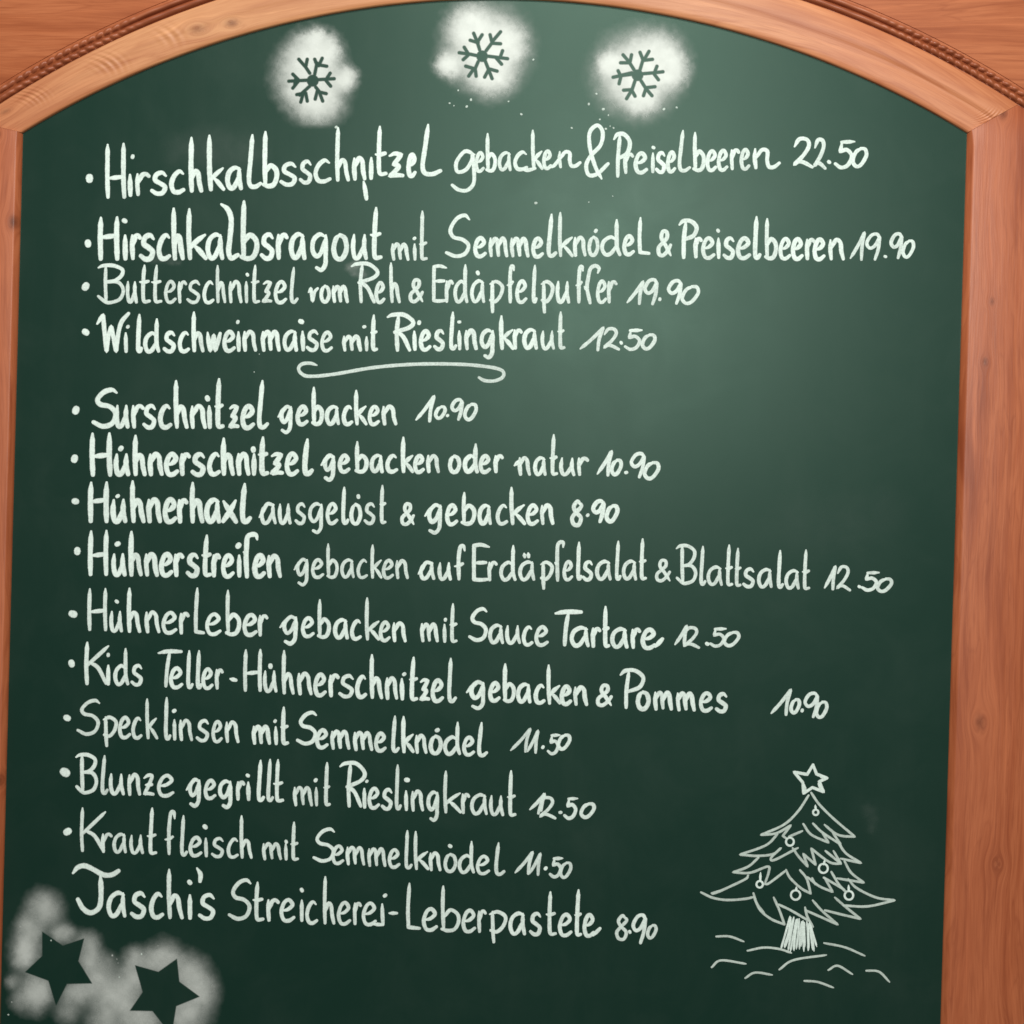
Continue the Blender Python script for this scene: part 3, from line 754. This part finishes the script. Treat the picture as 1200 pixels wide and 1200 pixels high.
line("chalk line reading Jaschi's Streicherei-Leberpastete 8.90", [
 (60, 1000, (100, 292, 400, 300), 120, 26, "~ 103 92 125 66 158 58 200 76 245 100 285 100 316 82;~ 232 105 234 200 224 255 186 278 150 258 126 216"),
 (60, 1000, (262, 302, 770, 314), 126, 24, "a 258 356;s 368 450;c 458 536;h 538 624 66;i 636 666;. 650 138 17;~ 684 70 700 98 698 130;s 686 774"),
 (60, 1000, (830, 318, 1190, 324), 112, 22, "S 826 944 116 316;t 938 1002 126;r 1008 1074;e 1070 1148;i 1162 1186;. 1175 172 12"),
 (320, 1010, (150, 292, 590, 304), 112, 20, "c 150 218;h 228 294 62;e 298 368;r 372 418;e 414 488;i 500 528;~ 470 292 515 294;. 525 160 14;~ 545 240 580 240"),
 (320, 1010, (628, 322, 1190, 342), 112, 21, "L 624 696 92 322;e 696 774;b 782 880 106;e 882 954;r 956 1004;p 1008 1100"),
 (560, 990, (145, 424, 575, 434), 112, 22, "a 142 230;s 238 304;t 312 372 212;e 372 444;t 444 490 202;e 490 552;~ 540 425 572 392"),
], [(560, 990, (640, 448, 840, 442), 112, 18, "8 638 708 326 448;. 712 408 9;9 716 796 322 466;0 786 842 370 444")])

# ------------------------------------------------------------------ the drawn fir tree
def T1(*n): return [(810+n[i]/4.8, 880+n[i+1]/4.8) for i in range(0, len(n), 2)]
def T2(*n): return [(800+n[i]/3.0, 800+n[i+1]/3.0) for i in range(0, len(n), 2)]
tr = Chalk()
for st in [
 T1(660, 250, 600, 340, 520, 415, 392, 472, 392, 472, 480, 462, 560, 418, 560, 418, 515, 478, 515, 478, 540, 495),
 T1(550, 482, 625, 450), T1(485, 468, 420, 530, 275, 583, 275, 583, 370, 590, 460, 580, 505, 545, 505, 545, 450, 600, 470, 612, 600, 545),
 T1(378, 600, 320, 650, 235, 682, 235, 682, 330, 685, 430, 650, 436, 680, 415, 745), T1(415, 748, 440, 742, 535, 670),
 T1(320, 700, 302, 722, 180, 780, 120, 805), T1(55, 795, 120, 825, 200, 838, 300, 832, 355, 820),
 T1(115, 800, 180, 782), T1(350, 800, 370, 860, 410, 910),
 T2(250, 752, 272, 798, 310, 830, 358, 850, 358, 850, 340, 800, 320, 755), T2(338, 780, 380, 800, 445, 838),
 T2(430, 790, 438, 822, 458, 858), T2(432, 800, 500, 830, 545, 850, 545, 850, 490, 802, 457, 765),
 T2(500, 800, 560, 815, 625, 830, 625, 830, 575, 790, 535, 755), T2(565, 783, 650, 786, 745, 765, 745, 765, 680, 755, 612, 722, 582, 690),
 T1(675, 235, 720, 300, 800, 380, 920, 482, 920, 482, 850, 478, 805, 460, 750, 415),
 T1(685, 408, 740, 460, 840, 525, 840, 525, 795, 458), T1(630, 410, 675, 470, 772, 515, 772, 515, 735, 455),
 T1(828, 515, 870, 575, 955, 630, 955, 630, 840, 605), T1(755, 562, 842, 634, 842, 634, 800, 562), T1(842, 634, 790, 630, 740, 600, 675, 548, 675, 548, 700, 640, 700, 640, 630, 578, 630, 578, 655, 650, 655, 650, 605, 595, 570, 545),
 T1(862, 620, 900, 685, 970, 740, 970, 740, 820, 716), T1(788, 680, 830, 750, 872, 795), T1(745, 712, 860, 778),
 T1(655, 710, 720, 760, 795, 792, 795, 792, 750, 712), T1(680, 715, 697, 750), T1(612, 670, 650, 720, 672, 802, 672, 802, 615, 770, 555, 712, 533, 668)]:
    tr.stroke(st, 2.6, .8, .7, soft=1.25)
tree = tr.build('fir_tree_drawing', M_THIN, board, 'chalk drawing of a decorated fir tree on snowy ground')
stc = Chalk()
stc.stroke(T1(685, 78, 652, 132, 652, 132, 578, 118, 578, 118, 628, 178, 628, 178, 632, 238, 632, 238, 682, 205, 682, 205, 745, 230, 745, 230, 720, 172, 720, 172, 765, 152, 765, 152, 705, 130, 705, 130, 685, 78), 3.6, .9, .9)
stc.stroke(T1(636, 190, 640, 232), 4.8); stc.stroke(T1(730, 148, 762, 152), 5.2); stc.stroke(T1(715, 185, 740, 222), 4.2)
stc.build('star', M_CHALK, tree)
for (x, y, r, s) in [(700, 345, 15, (698, 305, 700, 328)), (555, 510, 22, None), (743, 660, 25, (752, 612, 745, 638)), (385, 750, 18, (390, 684, 388, 730)), (587, 810, 26, (592, 765, 590, 785)), (887, 812, 24, (885, 755, 886, 788))]:
    b = Chalk(); (px_, py_), = T1(x, y); b.ring(px_, py_, r/4.8, 2.5)
    if s: b.stroke(T1(*s), 2.8)
    b.build('bauble', M_CHALK, tree)
tk = Chalk()
for k in range(17):
    t = k/16; x0 = 378+t*75+random.uniform(-3, 3); x1 = 347+t*122+random.uniform(-4, 4)
    tk.stroke(T2(x0, 820+t*30+random.uniform(-6, 6), (x0+x1)/2+random.uniform(-3, 3)+(t-.5)*-6, 880, x1, 938+random.uniform(-12, 8)), 2.5, .6, .4)
tk.build('trunk', M_CHALK, tree)
for st in [(118, 892, 165, 892, 215, 910), (228, 942, 285, 931, 340, 936, 382, 950), (102, 1000, 135, 976, 222, 988), (220, 1038, 255, 1019, 315, 1027), (340, 1008, 390, 975, 505, 957), (497, 915, 570, 930, 640, 960), (512, 1010, 545, 995, 597, 1025), (645, 1012, 690, 1016, 727, 1052), (428, 1048, 475, 1052, 530, 1072)]:
    g = Chalk(); g.stroke(T2(*st), 2.7, .8, .6); g.build('ground_line', M_THIN, tree)

# ------------------------------------------------------------------ stencilled snow spray
def vnoise(X, Y, scale, seed, octv=3):
    r = np.random.default_rng(seed); out = 0; am = 1; tot = 0
    for o in range(octv):
        g = r.random((64, 64)); x = X/scale*(2**o); y = Y/scale*(2**o)
        xi = np.floor(x).astype(int); yi = np.floor(y).astype(int); fx = x-xi; fy = y-yi
        fx = fx*fx*(3-2*fx); fy = fy*fy*(3-2*fy)
        q = lambda a, b: g[a % 64, b % 64]
        out = out+am*((q(xi, yi)*(1-fx)+q(xi+1, yi)*fx)*(1-fy)+(q(xi, yi+1)*(1-fx)+q(xi+1, yi+1)*fx)*fy)
        tot += am; am *= .55
    return out/tot
def seg_d(X, Y, a, b):
    ax, ay = a; bx, by = b; dx, dy = bx-ax, by-ay
    t = np.clip(((X-ax)*dx+(Y-ay)*dy)/(dx*dx+dy*dy+1e-9), 0, 1)
    return np.hypot(X-ax-t*dx, Y-ay-t*dy)
def in_poly(X, Y, pts):
    d = np.full(X.shape, 1e9); ins = np.zeros(X.shape, bool); n = len(pts)
    for i in range(n):
        a, b = pts[i], pts[(i+1) % n]
        d = np.minimum(d, seg_d(X, Y, a, b))
        c = ((a[1] > Y) != (b[1] > Y)) & (X < (b[0]-a[0])*(Y-a[1])/(b[1]-a[1]+1e-9)+a[0])
        ins ^= c
    return np.where(ins, -d, d)
def spray(name, cx, cy, k, w, h, blobs, peak, lines=(), polys=(), core=None, seed=1, label=None, fall=.72, specks=30, lw=17, limit=None, res=0.5, cloud=.18, rough=26, gauss=False):
    xs = np.arange(0, w+res, res); ys = np.arange(0, h+res, res)
    GX, GY = np.meshgrid(xs, ys)
    X, Y = GX*k, GY*k
    wx = (vnoise(X, Y, 60, seed)-.5)*60+(vnoise(X, Y, 14, seed+5)-.5)*rough
    wy = (vnoise(X, Y, 60, seed+1)-.5)*60+(vnoise(X, Y, 14, seed+6)-.5)*rough
    s = k/8.57
    inv = np.ones(X.shape)
    for (bx, by, br, *bp) in blobs:
        q = np.hypot(X+wx*s-bx, Y+wy*s-by)/br
        t = np.clip((1+fall-q)/(fall*1.6), 0, 1); t = t*t*(3-2*t)
        inv *= 1-t*(bp[0] if bp else 1)
    if gauss:
        acc = 0
        for (bx, by, br, ba) in blobs:
            acc = acc + ba*np.exp(-((X+wx*s-bx)**2+(Y+wy*s-by)**2)/(2*br*br))
        D = (1-np.exp(-1.25*acc))*peak
    else: D = (1-inv)*peak
    D *= 1-cloud*vnoise(X, Y, 90*s, seed+9)
    # spatter: blotches of droplets round the rim
    r = np.random.default_rng(seed)
    for _ in range(specks):
        a = r.random()*6.283; b = blobs[int(r.random()*len(blobs))]
        q = b[2]*(1.05+r.random()*.75); sx = b[0]+q*math.cos(a); sy = b[1]+q*math.sin(a)
        rr = (r.random()**2*9+4)*s
        D = np.maximum(D, np.clip(1.3-np.hypot(X-sx, (Y-sy)*.8)/rr, 0, 1)*(.25+.6*r.random()))
    edge = np.clip(np.minimum(np.minimum(GX, w-GX), np.minimum(GY, h-GY))/6, 0, 1)
    D = np.maximum(D-0.022, 0)*1.02 if peak > .5 else np.maximum(D-peak*.03, 0)
    D *= edge if limit is None else np.clip(np.minimum(GX, w-GX)/6, 0, 1)
    sd = np.full(X.shape, 1e9)
    if core: sd = np.minimum(sd, np.hypot(X-core[0], Y-core[1])-core[2])
    for pl in lines:
        for i in range(0, len(pl)-2, 2):
            sd = np.minimum(sd, seg_d(X, Y, (pl[i], pl[i+1]), (pl[i+2], pl[i+3]))-lw)
    for pg in polys:
        sd = np.minimum(sd, in_poly(X, Y, [(pg[i], pg[i+1]) for i in range(0, len(pg), 2)]))
    D *= np.clip(sd/(k*.9)+.35, 0, 1)
    # keep the dust on the slate
    PX, PY = GX+cx, GY+cy
    ay = IC[1]-np.sqrt(np.maximum(IC[2]**2-(PX-IC[0])**2, 0))
    D *= np.clip((PY-ay-.6)/1.5, 0, 1)
    xl = LX0+(PY-157)/1043*(LX1-LX0)
    D *= np.clip((PX-xl-1.2)/2, 0, 1)
    V2 = np.stack([PX.ravel(), PY.ravel()], 1); WX, WZ = arr(V2)
    nx = len(xs); dd = D.ravel()
    idx = np.arange(len(dd)).reshape(D.shape)
    quad = np.stack([idx[:-1, :-1], idx[1:, :-1], idx[1:, 1:], idx[:-1, 1:]], -1).reshape(-1, 4)
    keep = dd[quad].max(1) > 0.0008
    quad = quad[keep]
    used = np.unique(quad); re = np.full(len(dd), -1); re[used] = np.arange(len(used))
    vv = np.stack([WX[used], np.full(len(used), -0.00012), WZ[used]], 1)
    o = mesh(name, vv, re[quad], M_SPRAY, board, smooth=False, attr=('dust', dd[used]))
    if label: o['label'] = label
    return o
F1 = [(540,650,500,590,430,510),(500,585,515,510),(590,660,610,560,590,510),(630,575,665,500),(600,540,650,570,710,580),(520,720,330,730),(430,720,370,660),(430,725,370,800),(400,700,390,760),(620,715,785,705),(700,720,745,650),(700,720,750,780),(540,780,440,870),(480,850,410,865),(500,850,515,930),(470,870,450,940),(600,790,640,840,705,855),(615,830,595,910),(640,850,670,930)]
spray('chalk_spray', 286, 2, 8.57, 160, 150, [(x+120, y+68.6, r*.60, 2.6) for x, y, r in [(520,690,250),(560,480,200),(690,430,130),(620,900,210),(890,700,105),(600,300,80)]], .90, lines=[tuple(v+(120 if i % 2 == 0 else 68.6) for i, v in enumerate(l)) for l in F1], core=(570+120, 725+68.6, 60), seed=21, gauss=True, label='sprayed white patch with the leftmost snowflake left bare')
F2 = [(575,500,550,420,515,335),(555,420,600,350),(560,430,480,405),(640,510,700,430,680,350),(700,420,785,320),(700,435,785,440),(550,560,480,545,370,530),(460,540,420,475),(470,545,410,600),(655,565,740,575,855,590),(780,580,805,510),(735,575,795,645),(560,620,530,690,540,765),(520,690,435,665),(510,700,465,765),(630,610,665,700,700,790),(660,690,750,715),(660,710,625,775)]
spray('chalk_spray', 480, 0, 8.57, 170, 150, [(x+128.6, y, r*.60, 2.8) for x, y, r in [(640,470,300),(480,270,170),(270,650,105),(700,720,190),(850,430,150)]], 1.0, lines=[tuple(v+(128.6 if i % 2 == 0 else 0) for i, v in enumerate(l)) for l in F2], core=(600+128.6, 565, 58), seed=33, gauss=True, label='sprayed white patch with the middle snowflake left bare', limit=True)
F3 = [(540,530,490,450,430,380),(500,450,515,380),(490,460,405,460),(600,530,630,430,600,355),(640,430,690,345),(640,435,725,425),(520,575,400,590,330,605),(520,560,410,585),(400,580,380,540),(410,590,390,670),(630,570,740,560,830,550),(745,560,770,495),(740,570,785,630),(550,640,520,730,465,820),(515,730,435,735),(520,740,550,795),(610,640,660,720,720,790),(660,710,750,700),(655,730,635,790)]
spray('chalk_spray', 666, 8, 8.57, 170, 165, [(x+120, y+102.8, r*.60, 2.8) for x, y, r in [(560,570,300),(760,430,220),(890,520,150),(290,480,100),(620,800,140)]], 1.0, lines=[tuple(v+(120 if i % 2 == 0 else 102.8) for i, v in enumerate(l)) for l in F3], core=(575+120, 585+102.8, 58), seed=47, gauss=True, label='sprayed white patch with the rightmost snowflake left bare', specks=46)
ST1 = (205,297,305,365,408,330,380,440,447,548,325,550,272,655,235,535,122,493,205,415)
ST2 = (655,460,768,492,858,428,870,540,968,612,855,658,832,800,740,682,630,680,692,590)
spray('chalk_spray', 0, 1020, 4.138, 290, 230, [(230,420,100,.10),(800,600,110,.10),(125,385,36,1.4),(105,440,30,.6),(215,185,48,.9),(140,290,40,.8),(305,305,30,.8),(180,570,45,1.0),(170,630,40,.5),(370,590,42,.8),(440,430,34,.8),(470,540,48,.9),(425,350,34,.6),(560,630,55,1.1),(640,530,45,.9),(655,435,36,.7),(800,425,46,.9),(740,440,36,.5),(915,500,52,.9),(975,590,48,.8),(900,700,58,1.0),(680,720,55,1.1),(500,740,45,.6),(330,690,36,.35),(95,640,30,.25),(60,540,22,.35),(520,450,30,.25)], .82, polys=[ST1, ST2], seed=61, label='grey sprayed patch with two five-pointed stars left bare', fall=.6, specks=10, limit=True, cloud=.30, rough=20, gauss=True)

DR = Chalk()
for (x, y, r) in [(537,106,1.0),(552,117,1.5),(547,125,1.5),(527,121,1.1),(611,134,1.5),(596,119,1.0),(532,124,.8),(699,110,1.2),(690,122,1.6),(707,128,1.7),(703,140,1.1),(719,150,1.1),(710,151,1.3),(713,135,.9),(778,128,1.6),(793,126,1.3),(394,149,1.8),(670,150,1.2),(628,238,1.8),(600,350,.6),(625,70,1.2),(715,148,.8),(690,237,.8),(718,230,.7),(60,1102,.9),(10,1189,1.0),(166,1118,1.1),(140,1145,.8),(298,436,.7),(304,415,.6)]:
    DR.dot(x, y, r)
DR.build('spray_droplets', M_THIN, board)['kind'] = 'stuff'
# hand smudges and half wiped chalk
for (cx, cy, w, h, bl, pk, sd) in [
    (386, 286, 60, 60, [(100, 112, 14, .8), (130, 100, 14, 1.0), (115, 145, 10, .9), (150, 150, 12, .7), (175, 143, 10, .5)], .26, 5),
    (158, 282, 90, 50, [(100, 90, 16, .9), (135, 85, 14, .6), (175, 92, 12, .7), (205, 100, 10, .5)], .10, 6),
    (150, 120, 220, 110, [(250, 240, 50, .7), (370, 225, 55, .8), (480, 230, 60, .8), (600, 240, 50, .5)], .05, 7),
    (985, 915, 80, 90, [(140, 140, 18, .9), (155, 185, 16, .6), (150, 225, 14, .8)], .035, 8),
    (840, 520, 300, 220, [(400, 400, 90, .6), (620, 380, 80, .8), (820, 330, 70, .7)], .020, 9),
    (560, 150, 460, 160, [(400, 320, 110, .6), (800, 280, 110, .9), (1200, 330, 130, .8), (1500, 300, 80, .6)], .022, 12)]:
    spray('chalk_smudge', cx, cy, 4.138, w, h, bl, pk, seed=sd, fall=1.2, specks=0, cloud=.6, rough=40, res=1.0, limit=None, gauss=True)
